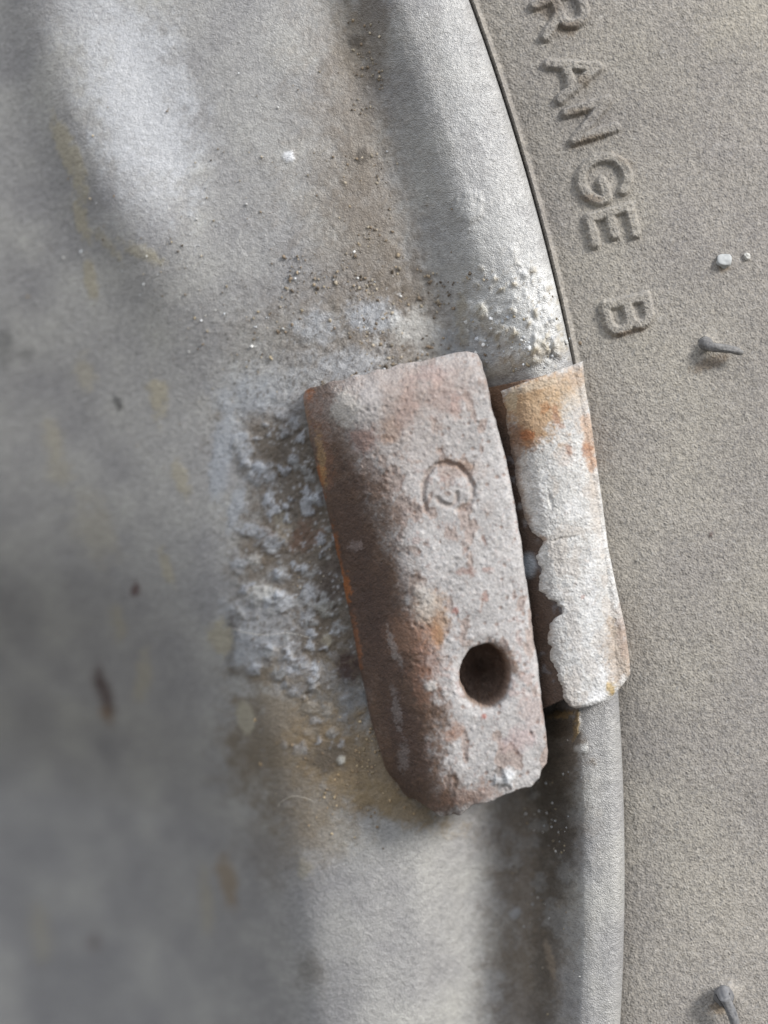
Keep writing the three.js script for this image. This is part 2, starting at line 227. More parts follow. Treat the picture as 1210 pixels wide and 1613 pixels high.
function rimColour(u, v, rho, x, y) {
  const f = fbm(x / 3.1, y / 3.1, 5, 4), g = n2(x * 5.2, y * 5.2, 9), k = n2(x * 11, y * 11, 19);
  const c = [0.36, 0.355, 0.345], w = 1 + 0.3 * f + 0.09 * g;
  c[0] *= w * 1.005; c[1] *= w; c[2] *= w * (1 - 0.05 * f);
  const streak = n2((x + y * 0.55) * 0.9, (y - x * 0.55) * 6, 41); for (let i = 0; i < 3; i++) c[i] *= 1 + 0.05 * streak;
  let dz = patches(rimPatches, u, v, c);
  // dirt grains caught in the rough area round the weight
  const rough = sst(340, 120, Math.hypot((u - 540) / 0.85, (v - 720) / 1.35) + 60 * fbm(x / 4, y / 4, 33, 3)), thr = mix(0.97, 0.35, rough);
  if (k > thr) tint(c, g > -0.3 ? DIRT : [0.45, 0.45, 0.45], 0.7 * sst(thr, thr + 0.2, k));
  dz += rough * (0.035 * g + 0.02 * k + 0.05 * fbm(x * 1.7, y * 1.7, 29, 3)) + 0.03 * f + 0.012 * g + 0.005 * k;
  // blistered oxide crust: separate domes beside the weight
  const bz = sst(1.15, 0.75, Math.hypot((u - 465 - (v - 880) * 0.16) / 105, (v - 890) / 250) + 0.55 * fbm(x / 3.2, y / 3.2, 47, 4));
  if (bz > 0) {
    const sz = f > 0.05 ? 0.85 : 1.25, [d, id] = cells(x * sz + 0.28 * n2(x * 2.4, y * 2.4, 51), y * sz + 0.28 * n2(x * 2.4, y * 2.4, 53), 55), [d2, id2] = cells(x * 3.4, y * 3.4, 59);
    tint(c, [0.15, 0.125, 0.1], 0.25 * bz);
    if (id > 0.05) { const t = sst(0.6, 0.22, d + 0.13 * g + 0.16 * f); dz += bz * t * (0.05 + 0.2 * id); tint(c, id > 0.4 ? [0.42, 0.445, 0.485] : [0.29, 0.295, 0.295], 0.7 * bz * sst(0.15, 0.7, t)); }
    if (id2 > 0.5) { const t = sst(0.5, 0.2, d2); dz += bz * 0.04 * t; tint(c, id2 > 0.88 ? [0.5, 0.51, 0.53] : [0.11, 0.085, 0.065], 0.7 * bz * t); }
  }
  const wz = sst(1.15, 0.7, Math.hypot((u - 815 - (v - 500) * 0.2) / 85, (v - 505) / 95) + 0.4 * fbm(x / 1.2, y / 1.2, 63, 3));
  if (wz > 0) {
    const [d, id] = cells(x * 1.7 + 0.3 * n2(x * 3, y * 3, 65), y * 1.7 + 0.3 * n2(x * 3, y * 3, 67), 69), [d2, id2] = cells(x * 4, y * 4, 71), t = sst(0.55, 0.2, d + 0.12 * g), t2 = sst(0.5, 0.15, d2);
    tint(c, [0.55, 0.545, 0.53], 0.4 * wz);
    if (id > -0.1) { dz += wz * t * (0.08 + 0.14 * Math.abs(id)); tint(c, id > 0.6 ? [0.42, 0.36, 0.25] : [0.63, 0.63, 0.61], 0.6 * wz * t); }
    if (id2 > 0.3) { dz += wz * 0.08 * t2; tint(c, id2 > 0.75 ? [0.3, 0.24, 0.16] : [0.65, 0.65, 0.64], 0.6 * wz * t2); }
  }
  return [c, dz];
}
const lo = -0.26, hi = 0.66, rows = [];
{ const n = 1060; for (let i = 0; i <= n; i++) rows.push(mix(lo, hi, i / n)); const m = 90; for (let i = 1; i <= m; i++) rows.push(hi + (2 * Math.PI - (hi - lo)) * i / m); }
const cols = [];
for (let i = 0; i < 10; i++) cols.push([0, 0, i]);      // rolled outer edge, shaped below
for (let r = 0.02; r < 13;) { cols.push([r, 1, 0]); r += 0.1; }
for (let r = 13; r < 34;) { cols.push([r, 1, 0]); r += 0.15; }
for (let r = 34; r < 62;) { cols.push([r, 1, 0]); r += 0.5; }
for (let r = 62; r <= R - 20; r += 6) cols.push([r, 1, 0]);
const wheel = thing('alloy_wheel', 'dusty grey alloy wheel with corroded rim flange and grimy groove', 'wheel', [CX, CY, 0]);
{
  const O = [CX, CY, 0];
  const g = grid(rows.length, cols.length, (i, j) => {
    const th = rows[i], [rr, main, e] = cols[j];
    let rho = rr, drop = 0;
    if (!main) { const q = (9 - e) / 9; drop = -3.2 * q * q * q - 0.5 * q; rho = -0.22 * Math.sin(Math.min(1, q * 1.6) * Math.PI / 2); }
    const r = R - rho, x = CX + r * Math.cos(th), y = CY + r * Math.sin(th);
    let z = rimBase(Math.max(rho, 0), x, y) + drop;
    const inView = th <= hi;
    const [u, v] = px(x, y, z);
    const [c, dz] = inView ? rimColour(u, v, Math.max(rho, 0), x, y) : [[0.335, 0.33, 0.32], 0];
    z += main ? dz * sst(0, 0.8, rho) : 0;
    return { p: [x, y, z], c, t: [rho + (main ? 0 : drop), R * th] };
  }, O);
  const nc = cols.length, split = cols.findIndex(c => c[1] && c[0] > 8.6);
  add('rim_flange', subset(g, (a, b, c) => Math.min(a % nc, b % nc, c % nc) < split), M.rim, wheel);
  add('rim_face', subset(g, (a, b, c) => Math.min(a % nc, b % nc, c % nc) >= split), M.rim, wheel);
}

// ───────────────────────── tyre ─────────────────────────
const tyreProf = curve([[-0.6, -2.4], [0, -2.0], [0.5, -1.75], [1.3, -1.5], [3, -1.2], [6, -0.95], [10, -0.85], [16, -1.0], [25, -1.8], [36, -4], [46, -8], [54, -15], [58, -26]]);
const MOUNDS = [[...P(1114, 541, -1).slice(0, 2), 0.3, 0.55], [...P(1143, 1563, -1).slice(0, 2), 0.5, 0.7]];
function tyreZ(x, y) {
  const o = -polar(x, y)[0];
  let mound = 0; for (const [a, b, h, w] of MOUNDS) { const e = ((x - a) * (x - a) + (y - b) * (y - b)) / (w * w); if (e < 6) mound += h * Math.exp(-e); }
  const ridge = o > 0 && o < 1.4 ? 0.95 * sst(4, 16, y) * Math.exp(-Math.pow((o - 0.46) / 0.2, 2)) : 0;
  return tyreProf(o) + mound + ridge + 0.05 * fbm(x / 2.4, y / 2.4, 201, 3) + 0.022 * n2(x * 4.3, y * 4.3, 210) + 0.018 * n2(x * 8.5, y * 8.5, 211);
}
const tyrePatches = prep([  // shade below letters, nibs and pebble painted brown; also a speck and dust
  [1118, 572, 30, 9, -22, 0.5, 0.5, [0.17, 0.11, 0.06], 0, 0.5], [1132, 1590, 12, 10, 0, 0.5, 0.5, [0.26, 0.18, 0.1], 0], [862, 15, 22, 16, -14, 0.5, 0.5, [0.14, 0.1, 0.065], 0], [895, 47, 18, 10, -14, 0.5, 0.6, [0.13, 0.09, 0.055], 0], [918, 128, 10, 9, 0, 0.5, 0.5, [0.15, 0.11, 0.07], 0], [910, 178, 20, 6, -8, 0.5, 0.5, [0.16, 0.12, 0.075], 0], [925, 222, 28, 6, -18, 0.5, 0.6, [0.15, 0.11, 0.07], 0], [930, 313, 16, 6, 10, 0.5, 0.5, [0.16, 0.11, 0.07], 0], [990, 524, 26, 4, -14, 0.5, 0.6, [0.15, 0.1, 0.06], 0], [985, 255, 18, 6, 35, 0.5, 0.35, [0.17, 0.13, 0.09], 0], [1140, 423, 10, 6, 0, 0.5, 0.5, [0.22, 0.16, 0.1], 0], [1120, 842, 4, 4, 0, 0.4, 0.8, [0.1, 0.06, 0.05], 0.05], [1160, 30, 60, 50, 0, 0.8, 0.2, CREAM, 0.02],
]);
function tyreColour(u, v, x, y) {
  const f = fbm(x / 5, y / 5, 221, 4), g = n2(x * 6, y * 6, 223), k = n2(x * 12, y * 12, 227);
  const w = 1 + 0.16 * f + 0.08 * g + 0.16 * fbm(x / 13, y / 9, 231, 3), c = [0.318 * w, 0.295 * w, 0.264 * w * (1 - 0.05 * f)];
  if (k > 0.68) tint(c, [0.14, 0.125, 0.105], 0.45); else if (k < -0.85) tint(c, [0.45, 0.44, 0.42], 0.4);
  const dz = patches(tyrePatches, u, v, c);
  return [c, dz];
}
const tyre = thing('tyre', 'dust coated rubber tyre sidewall with raised moulded lettering', 'tyre', [CX, CY, 0]);
{
  const tc = []; for (let o = -0.6; o < 22;) { tc.push(o); o += o < 1.2 ? 0.05 : 0.12; } for (let o = 22; o <= 58; o += 2) tc.push(o);
  add('sidewall', grid(rows.length, tc.length, (i, j) => {
    const th = rows[i], o = tc[tc.length - 1 - j], r = R + o, x = CX + r * Math.cos(th), y = CY + r * Math.sin(th);
    let z = th <= hi ? tyreZ(x, y) : tyreProf(o), c = [0.3, 0.286, 0.265];
    if (th <= hi) { const [u, v] = px(x, y, z), q = tyreColour(u, v, x, y); c = q[0]; z += q[1]; }
    return { p: [x, y, z], c, t: [-o, R * th] };
  }, [CX, CY, 0]), M.tyre, tyre);
}
function onTyre(u, v) { let z = 0, p; for (let i = 0; i < 8; i++) { p = P(u, v, z); z = tyreZ(p[0], p[1]); } return P(u, v, z); }
const arc = (cx, cy, rx, ry, a0, a1, n = 14) => Array.from({ length: n + 1 }, (_, i) => { const a = mix(a0, a1, i / n) * Math.PI / 180; return [cx + rx * Math.cos(a), cy + ry * Math.sin(a)]; });
const GLYPH = {     // strokes on a cell one unit tall; x runs along the reading direction, y up
  R: [[[0, 0], [0, 1]], [[0, 1], [0.4, 1], ...arc(0.42, 0.73, 0.27, 0.27, 90, -90), [0, 0.46]], [[0.36, 0.46], [0.74, 0]]],
  A: [[[0, 0], [0.42, 1], [0.84, 0]], [[0.15, 0.34], [0.69, 0.34]]],
  N: [[[0, 0], [0, 1]], [[0, 1], [0.72, 0]], [[0.72, 0], [0.72, 1]]],
  G: [arc(0.46, 0.5, 0.46, 0.5, 42, 335, 26), [[0.88, 0.29], [0.88, 0.44], [0.5, 0.44]]],
  E: [[[0, 0], [0, 1]], [[0, 0], [0.68, 0]], [[0, 0.5], [0.58, 0.5]], [[0, 1], [0.68, 1]]],
  B: [[[0, 0], [0, 1]], [[0, 1], [0.4, 1], ...arc(0.42, 0.76, 0.24, 0.24, 90, -90), [0, 0.52]], [[0, 0], [0.42, 0], ...arc(0.42, 0.26, 0.28, 0.26, -90, 90)]],
};
function letter(ch, u, v, tall, wide = 1) {
  const c = onTyre(u, v), th = Math.atan2(c[1] - CY, c[0] - CX), up = [Math.cos(th), Math.sin(th)], rd = [Math.sin(th), -Math.cos(th)];
  const st = GLYPH[ch], w0 = Math.max(...st.flat().map(p => p[0])) * wide, half = 0.34, Hh = 0.37, step = 0.07;
  const strokes = st.map(l => l.map(p => [p[0] * wide * tall, p[1] * tall]));
  const nx = Math.ceil((w0 * tall + 2) / step), ny = Math.ceil((tall + 2) / step);
  const raised = (a, b) => { let m = 1e9; for (const l of strokes) m = Math.min(m, polyDist(a, b, l)); m += 0.035 * n2(a * 3, b * 3, 300 + ch.charCodeAt(0)); return m; };
  const pts = [], dist = [];
  for (let i = 0; i < nx; i++) for (let j = 0; j < ny; j++) {
    const a = -1 + i * step, b = -1 + j * step, x = c[0] + rd[0] * (a - w0 * tall / 2) + up[0] * (b - tall / 2), y = c[1] + rd[1] * (a - w0 * tall / 2) + up[1] * (b - tall / 2);
    const m = raised(a, b); dist.push(m);
    const z0 = tyreZ(x, y), q = tyreColour(...px(x, y, z0), x, y);
    const z = z0 + q[1] + Hh * (1 - sst(half * 0.6, half * 1.4, m)) - 0.02;
    pts.push({ p: [x, y, z], c: q[0], t: polar(x, y).map((k, s) => s ? k * R : k) });
  }
  const g = grid(nx, ny, (i, j) => pts[i * ny + j], c);
  const lean = subset(g, (p, q, r) => Math.min(dist[p], dist[q], dist[r]) < half * 1.7);
  const o = add('raised_letter', lean, M.tyre, tyre); o.position.set((c[0] - CX) * MM, (c[1] - CY) * MM, c[2] * MM);
  o.userData.label = 'moulded letter ' + ch;
}
for (const [ch, u, v, t, w] of [['R', 884, 22, 2.95, 1], ['A', 907, 118, 2.95, 1], ['N', 931, 190, 2.75, 0.95], ['G', 951, 281, 3.05, 1], ['E', 964, 356, 2.7, 0.95], ['B', 989, 496, 2.7, 0.95]]) letter(ch, u, v, t, w);

function tube(path, radii, sides, colour, origin, seed) {     // a bent, tapering rubber sprue or fibre
  const c = new THREE.CatmullRomCurve3(path.map(p => new THREE.Vector3(...p))), n = 40, fr = c.computeFrenetFrames(n, false), rad = curve(radii);
  return grid(n + 3, sides + 1, (i, j) => {
    const k = clamp(i - 1, 0, n), t = k / n, a = j / sides * Math.PI * 2, p = c.getPoint(t), r = (i === 0 || i === n + 2) ? 0 : rad(t) * (1 + 0.1 * n2(t * 9, a * 2, seed));
    const q = p.clone().addScaledVector(fr.normals[k], r * Math.cos(a)).addScaledVector(fr.binormals[k], -r * Math.sin(a)), w = 1 + 0.2 * n2(t * 20, a * 3, seed + 3);
    return { p: q.toArray(), c: colour.map(x => x * w), t: [t * 3, j / sides * 1.5] };
  }, origin);
}
function spew(pts, radii, col, seed) {
  const path = pts.map(([u, v, h]) => { const b = onTyre(u, v); return P(u, v, b[2] + h); }), o = path[0];
  const m = add('vent_spew', tube(path, radii, 16, col, o, seed), M.rubber, tyre);
  m.position.set((o[0] - CX) * MM, (o[1] - CY) * MM, o[2] * MM);
  return m;
}
spew([[1112, 542, -0.3], [1116, 544, 0.25], [1124, 547, 0.7], [1138, 549, 0.95], [1154, 551, 1.0], [1170, 556, 0.85]], [[0, 0.55], [0.12, 0.4], [0.3, 0.31], [0.9, 0.25], [1, 0.15]], [0.2, 0.195, 0.19], 3).userData.label = 'short bent rubber nib pointing away from rim';
spew([[1140, 1568, -0.3], [1139, 1566, 0.4], [1140, 1570, 0.95], [1148, 1585, 1.15], [1156, 1605, 1.1], [1163, 1640, 0.9]], [[0, 0.7], [0.15, 0.55], [0.35, 0.4], [0.9, 0.28], [1, 0.2]], [0.2, 0.2, 0.205], 5).userData.label = 'rubber nib hanging downwards from a small mound';

// ───────────────────────── wheel weight ─────────────────────────
const LIL = [0.44, 0.42, 0.41], PINK = [0.31, 0.258, 0.23], RB = [0.122, 0.072, 0.046], RBd = [0.07, 0.042, 0.033], ORG = [0.32, 0.115, 0.035];
const wT = poly([[474, 622], [488, 610], [540, 597], [640, 573], [735, 552], [752, 556], [760, 572]]);
const wB = poly([[604, 1206], [610, 1229], [646, 1259], [682, 1277], [698, 1281], [716, 1277], [752, 1262], [800, 1243], [836, 1226], [850, 1218], [853, 1208], [862, 1198], [864, 1172]]);
const wL = poly([[474, 622], [487, 680], [500, 745], [513, 800], [530, 880], [548, 975], [566, 1060], [580, 1120], [606, 1206]]);
const wR = poly([[760, 572], [775, 640], [795, 720], [812, 800], [826, 890], [838, 985], [852, 1080], [863, 1182]]);
const coons = (s, t) => { const a = wL(t), b = wR(t), c = wT(s), d = wB(s), q = [wT(0), wT(1), wB(0), wB(1)]; return [0, 1].map(i => mix(a[i], b[i], s) + mix(c[i], d[i], t) - (mix(mix(q[0][i], q[1][i], s), mix(q[2][i], q[3][i], s), t))); };
const weightPatches = prep([
  // rust down the inner flank, darkened to carry the shade of that side
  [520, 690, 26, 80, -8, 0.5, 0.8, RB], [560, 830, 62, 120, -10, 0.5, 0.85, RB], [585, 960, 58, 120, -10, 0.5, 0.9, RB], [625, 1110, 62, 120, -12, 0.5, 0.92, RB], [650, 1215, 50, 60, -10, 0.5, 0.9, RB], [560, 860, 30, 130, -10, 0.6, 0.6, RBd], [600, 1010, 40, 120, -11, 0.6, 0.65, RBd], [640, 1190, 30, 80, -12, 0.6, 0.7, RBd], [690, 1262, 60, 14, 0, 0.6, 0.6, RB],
  [490, 640, 20, 34, -10, 0.4, 0.8, [0.2, 0.1, 0.06]], [510, 700, 12, 60, -8, 0.4, 0.6, [0.2, 0.1, 0.06]], [482, 622, 12, 9, 0, 0.4, 0.9, ORG], [503, 755, 10, 24, -8, 0.4, 0.85, ORG], [506, 720, 6, 40, -8, 0.5, 0.5, [0.45, 0.3, 0.14]], [543, 925, 9, 20, -10, 0.4, 0.95, ORG], [536, 900, 5, 60, -9, 0.5, 0.7, ORG], [562, 1010, 5, 40, -9, 0.5, 0.6, [0.3, 0.12, 0.05]], [480, 660, 8, 30, -8, 0.5, 0.5, [0.35, 0.2, 0.1]],
  // lilac and pink film at the end nearest the flange crust
  [640, 610, 160, 50, -14, 0.6, 0.7, PINK], [600, 660, 60, 70, 0, 0.7, 0.45, PINK], [660, 670, 70, 90, 0, 0.8, 0.3, PINK], [545, 645, 24, 28, 20, 0.4, 0.8, [0.5, 0.47, 0.43], 0.08], [580, 640, 20, 50, 10, 0.5, 0.6, LIL, 0.03], [570, 690, 18, 20, 0, 0.5, 0.6, [0.24, 0.13, 0.1]], [615, 680, 14, 18, 0, 0.5, 0.4, [0.3, 0.17, 0.1]],
  [640, 640, 14, 40, 8, 0.6, 0.4, [0.3, 0.18, 0.14]], [700, 625, 40, 22, -12, 0.6, 0.3, [0.34, 0.2, 0.16]], [718, 640, 8, 20, 0, 0.5, 0.4, [0.3, 0.16, 0.12]], [680, 590, 30, 14, -12, 0.5, 0.3, [0.34, 0.22, 0.2]],
  // rust freckles and stains on the face
  [685, 975, 22, 34, -10, 0.5, 0.6, [0.36, 0.22, 0.12]], [690, 1000, 10, 22, -20, 0.4, 0.6, [0.33, 0.17, 0.07]], [650, 1000, 34, 34, 0, 0.6, 0.5, [0.3, 0.17, 0.11]], [675, 1050, 22, 50, 0, 0.6, 0.5, [0.28, 0.14, 0.09]], [670, 955, 20, 24, 0, 0.5, 0.55, [0.55, 0.51, 0.46], 0.03], [662, 930, 12, 14, 0, 0.4, 0.5, [0.5, 0.46, 0.42], 0.03], [680, 1080, 8, 9, 0, 0.4, 0.8, [0.58, 0.55, 0.52], 0.06], [640, 890, 14, 40, 0, 0.6, 0.4, LIL], [620, 1020, 6, 26, -20, 0.5, 0.4, [0.4, 0.37, 0.35], 0.03, 0.9], [625, 1120, 6, 30, -10, 0.5, 0.35, [0.33, 0.3, 0.29], 0.03, 0.9], [560, 860, 10, 7, 0, 0.5, 0.35, [0.4, 0.33, 0.31], 0.03, 0.9], [635, 1195, 8, 18, 0, 0.5, 0.3, [0.32, 0.29, 0.28], 0.03, 0.9],
  [735, 900, 16, 6, 0, 0.5, 0.5, [0.3, 0.15, 0.11]], [765, 940, 5, 7, 0, 0.4, 0.6, [0.28, 0.13, 0.09]], [718, 962, 5, 5, 0, 0.4, 0.7, [0.3, 0.1, 0.07]], [768, 898, 8, 5, 0, 0.5, 0.5, [0.3, 0.15, 0.11]], [762, 850, 4, 8, -25, 0.4, 0.7, [0.2, 0.11, 0.08], -0.05], [718, 1150, 10, 14, 0, 0.5, 0.6, [0.28, 0.14, 0.08]], [708, 1160, 14, 8, 0, 0.5, 0.5, [0.3, 0.16, 0.1]], [763, 1130, 5, 5, 0, 0.4, 0.8, [0.3, 0.09, 0.06]], [820, 1165, 26, 16, -20, 0.6, 0.5, [0.38, 0.26, 0.25]], [840, 1120, 20, 26, 0, 0.6, 0.4, [0.4, 0.28, 0.25]], [735, 1255, 50, 12, -14, 0.6, 0.55, [0.3, 0.18, 0.13]], [790, 1225, 14, 12, -20, 0.4, 0.7, [0.46, 0.47, 0.48], 0.16], [803, 1224, 8, 13, -10, 0.4, 0.8, [0.6, 0.61, 0.62], 0.22], [786, 1218, 6, 8, 0, 0.4, 0.6, [0.14, 0.1, 0.08], -0.1], [806, 1045, 9, 22, -24, 0.5, 0.7, [0.2, 0.11, 0.06]], [748, 738, 20, 12, 30, 0.6, 0.3, [0.34, 0.25, 0.2]], [722, 732, 26, 7, 12, 0.5, 0.45, [0.26, 0.16, 0.1]], [770, 800, 10, 12, 0, 0.6, 0.3, PINK], [700, 830, 20, 8, 0, 0.5, 0.3, [0.36, 0.3, 0.28]],
]);
const gMark = [[[671, 804], [667, 785], [667, 762], [674, 745], [686, 733], [703, 729], [722, 734], [737, 748], [745, 768], [745, 782], [739, 793], [730, 800], [721, 803]], [[690, 786], [695, 793], [704, 797], [713, 796], [719, 789], [720, 778]]];
const crossL = curve([[0, -3.9], [0.02, -3.3], [0.06, -2.6], [0.16, -1.15], [0.26, 0.35], [0.33, 1.25], [0.40, 1.8], [0.5, 2.1], [0.7, 2.25], [0.9, 2.12], [0.97, 1.9], [1, 1.45]]);
const crossU = curve([[0, -2.9], [0.015, -2.1], [0.05, -1.2], [0.12, 0.1], [0.2, 1.1], [0.28, 1.72], [0.38, 2.05], [0.5, 2.2], [0.7, 2.25], [0.9, 2.12], [0.97, 1.9], [1, 1.45]]);
const weightBase = P(690, 920, -3.4);
const weight = thing('wheel_weight', 'rusty clip-on balance weight stamped with one letter and pierced by a hole', 'wheel weight', weightBase);
{
  const nr = 470, nc = 260, sk = 8;
  const surf = (s, t) => {
    let [u, v] = coons(s, t); const q = sst(0.0, 0.6, t);
    v += (5 * n2(s * 11, 1, 471) + 3 * n2(s * 31, 2, 473)) * sst(0.95, 1, t) + 2 * n2(s * 17, 3, 475) * sst(0.04, 0, t); u += (1.3 * n2(t * 17, 4, 477) + 0.7 * n2(t * 60, 5, 479)) * (sst(0.06, 0, s) + sst(0.95, 1, s));
    let z = mix(crossU(s), crossL(s), q);
    const eT = clamp(t / 0.075), eB = clamp((1 - t) / 0.085);
    z -= 1.5 * Math.pow(1 - eT, 2) + (0.25 + 1.5 * sst(0.62, 0.25, s)) * Math.pow(1 - eB, 2.2);
    const p0 = P(u, v, z), c = LIL.slice(), f = fbm(p0[0] / 2.2, p0[1] / 2.2, 401, 4), g = n2(p0[0] * 4.6, p0[1] * 4.6, 405), k = n2(p0[0] * 10, p0[1] * 10, 407);
    for (let i = 0; i < 3; i++) c[i] *= 1 + 0.26 * f + 0.07 * g;
    // chips and pits with edges of their own
    const chip = fbm(p0[0] * 0.95, p0[1] * 0.7, 411, 5), [pd, pid] = cells(p0[0] * 1.9, p0[1] * 1.9, 413);
    tint(c, [0.27, 0.17, 0.125], 0.5 * sst(0.15, 0.24, chip)); tint(c, [0.5, 0.485, 0.475], 0.4 * sst(-0.2, -0.27, chip));
    const pit = pid > 0.45 ? sst(0.3, 0.12, pd + 0.1 * g) : 0; if (pid > 0.75) tint(c, [0.2, 0.115, 0.08], 0.6 * pit);
    const lump = pid < -0.5 ? sst(0.4, 0.1, pd + 0.1 * g) : 0;
    if (f + 0.35 * g > 0.42) tint(c, [0.36, 0.24, 0.21], 0.45 * sst(0.42, 0.6, f + 0.35 * g));
    if (k > 0.75) tint(c, [0.25, 0.16, 0.14], 0.5);
    // flank and rounded shoulder: worn paint, rust showing through; flank shade painted in too
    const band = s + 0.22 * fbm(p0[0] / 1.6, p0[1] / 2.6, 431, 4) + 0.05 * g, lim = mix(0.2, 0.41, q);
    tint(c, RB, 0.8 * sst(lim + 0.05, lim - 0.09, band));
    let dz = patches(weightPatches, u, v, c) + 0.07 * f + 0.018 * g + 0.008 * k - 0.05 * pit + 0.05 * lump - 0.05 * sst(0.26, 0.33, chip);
    // stamped letter
    let m = 1e9; for (const l of gMark) m = Math.min(m, polyDist(u, v, l)); m += 1.2 * n2(u / 6, v / 6, 451);
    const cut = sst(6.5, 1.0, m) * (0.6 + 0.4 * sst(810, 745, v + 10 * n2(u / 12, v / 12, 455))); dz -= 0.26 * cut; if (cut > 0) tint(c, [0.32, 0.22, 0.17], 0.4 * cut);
    // drilled hole
    const hx = (u - 765) / 38, hy = (v - 1066) / 48.5, hd = Math.hypot(hx, hy) + 0.07 * fbm(u / 14, v / 14, 461, 4);
    const bore = sst(1.1, 0.88, hd);
    dz -= (4.0 + 3.4 * Math.max(0, 1 - hd) - 0.8 * hy + 0.3 * fbm(u / 9, v / 9, 463, 3)) * bore + 0.2 * sst(1.4, 1.0, hd);
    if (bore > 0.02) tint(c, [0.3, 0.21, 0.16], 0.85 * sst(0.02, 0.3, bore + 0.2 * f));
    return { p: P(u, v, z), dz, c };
  };
  const g = grid(nr + 2 * sk, nc + 2 * sk, (i, j) => {
    const ii = clamp(i - sk, 0, nr - 1), jj = clamp(j - sk, 0, nc - 1), out = Math.max(Math.abs(i - sk - ii), Math.abs(j - sk - jj)) / sk;
    const { p, c, dz } = surf(jj / (nc - 1), ii / (nr - 1));
    const side = Math.pow(out, 1.3), bot = Math.min(p[2] - 0.2, rimZ(p[0], p[1]) - 0.4);
    const q = [p[0], p[1], p[2] + dz];
    if (out > 0) { q[2] = mix(q[2], bot, side); }
    return { p: q, c, t: [p[0] + (p[2] - q[2]) * (j - sk !== jj ? 1 : 0), p[1] + (p[2] - q[2]) * (i - sk !== ii ? 1 : 0)] };
  }, weightBase);
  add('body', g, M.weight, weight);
}
// steel clip that hooks over the flange, and the white coating flaking off it
const ragged = [[790, 616], [793, 632], [799, 645], [797, 662], [803, 690], [806, 715], [812, 735], [814, 760], [820, 785], [826, 812], [838, 838], [856, 850], [853, 862], [847, 875], [849, 890], [853, 900], [850, 915], [851, 931], [861, 937], [864, 944], [876, 949], [884, 957], [885, 967], [874, 975], [866, 985], [862, 1000], [864, 1012], [870, 1020], [868, 1034], [873, 1050], [880, 1062], [880, 1072], [887, 1086], [886, 1096], [893, 1108], [905, 1116]];
const cL = poly(ragged), cR = poly([[918, 569], [922, 610], [930, 655], [941, 735], [950, 800], [958, 862], [972, 930], [985, 988], [992, 1040], [993, 1062]]);
const bowBottom = (s, t) => t < 0.9 ? 0 : Math.sin(Math.min(1, s) * Math.PI) * 12 * sst(0.9, 1, t);
function clipPatch(nr, nc, skirt, left, right, zf, colf, bow) {
  return grid(nr + 2 * skirt, nc + 2 * skirt, (i, j) => {
    const ii = clamp(i - skirt, 0, nr - 1), jj = clamp(j - skirt, 0, nc - 1), out = Math.max(Math.abs(i - skirt - ii), Math.abs(j - skirt - jj)) / skirt;
    const s = jj / (nc - 1), t = ii / (nr - 1), a = left(t), b = right(t); if (bow) a[0] += mix(0.5, 1, sst(0.35, 0.5, t)) * (2.2 * n2(t * 90, 3, 541) + 1.3 * n2(t * 190, 5, 543));
    const sag = bow ? bow(s, t) : 0, u = mix(a[0], b[0], s) + sag * 0.6, v = mix(a[1], b[1], s) + sag;
    let p = P(u, v, 0.8); for (let k = 0; k < 4; k++) p = P(u, v, zf(p, s, t, u, v, 0));
    const z1 = zf(p, s, t, u, v, 1), c = colf(p, u, v, s, t, out);
    const q = [p[0], p[1], mix(p[2], z1, Math.pow(out, 1.2))];
    return { p: q, c, t: [p[0] + (j - skirt !== jj ? p[2] - q[2] : 0), p[1] + (i - skirt !== ii ? p[2] - q[2] : 0)] };
  }, weightBase);
}
const clipProf = curve([[0, -0.42], [0.35, -0.1], [1, 0.12], [2.4, 0.28], [3.4, 0.12], [4.1, -0.35], [4.8, -1.3], [5.6, -2.4], [6.8, -3.4], [9, -3.6]]);
const steelZ = p => clipProf(Math.max(polar(p[0], p[1])[0], 0)) + 0.5;
add('clip', clipPatch(220, 90, 4, poly([[735, 618], [775, 800], [800, 980], [838, 1124]]), poly([[916, 579], [940, 740], [957, 865], [983, 992], [990, 1058]]),
  (p, s, t, u, v, low) => low ? steelZ(p) - 1.6 : steelZ(p) + 0.06 * fbm(p[0] * 1.3, p[1] * 1.3, 501, 4) + 0.03 * n2(p[0] * 5, p[1] * 5, 503),
  (p, u, v) => {
    const f = fbm(p[0] / 1.2, p[1] / 1.2, 505, 4), c = [0.1, 0.068, 0.052]; tint(c, [0.2, 0.19, 0.2], sst(0.05, 0.35, f + 0.25 * n2(p[0] * 4, p[1] * 4, 507)) * 0.8);
    tint(c, [0.24, 0.14, 0.08], sst(700, 640, v) * 0.5); tint(c, [0.38, 0.42, 0.47], sst(20, 8, Math.hypot(u - 832, (v - 890) * 0.8) + 6 * f)); tint(c, [0.34, 0.33, 0.32], 0.6 * sst(0, 0.3, f) * sst(730, 780, v) * sst(870, 820, v)); return c;
  }), M.clip, weight);
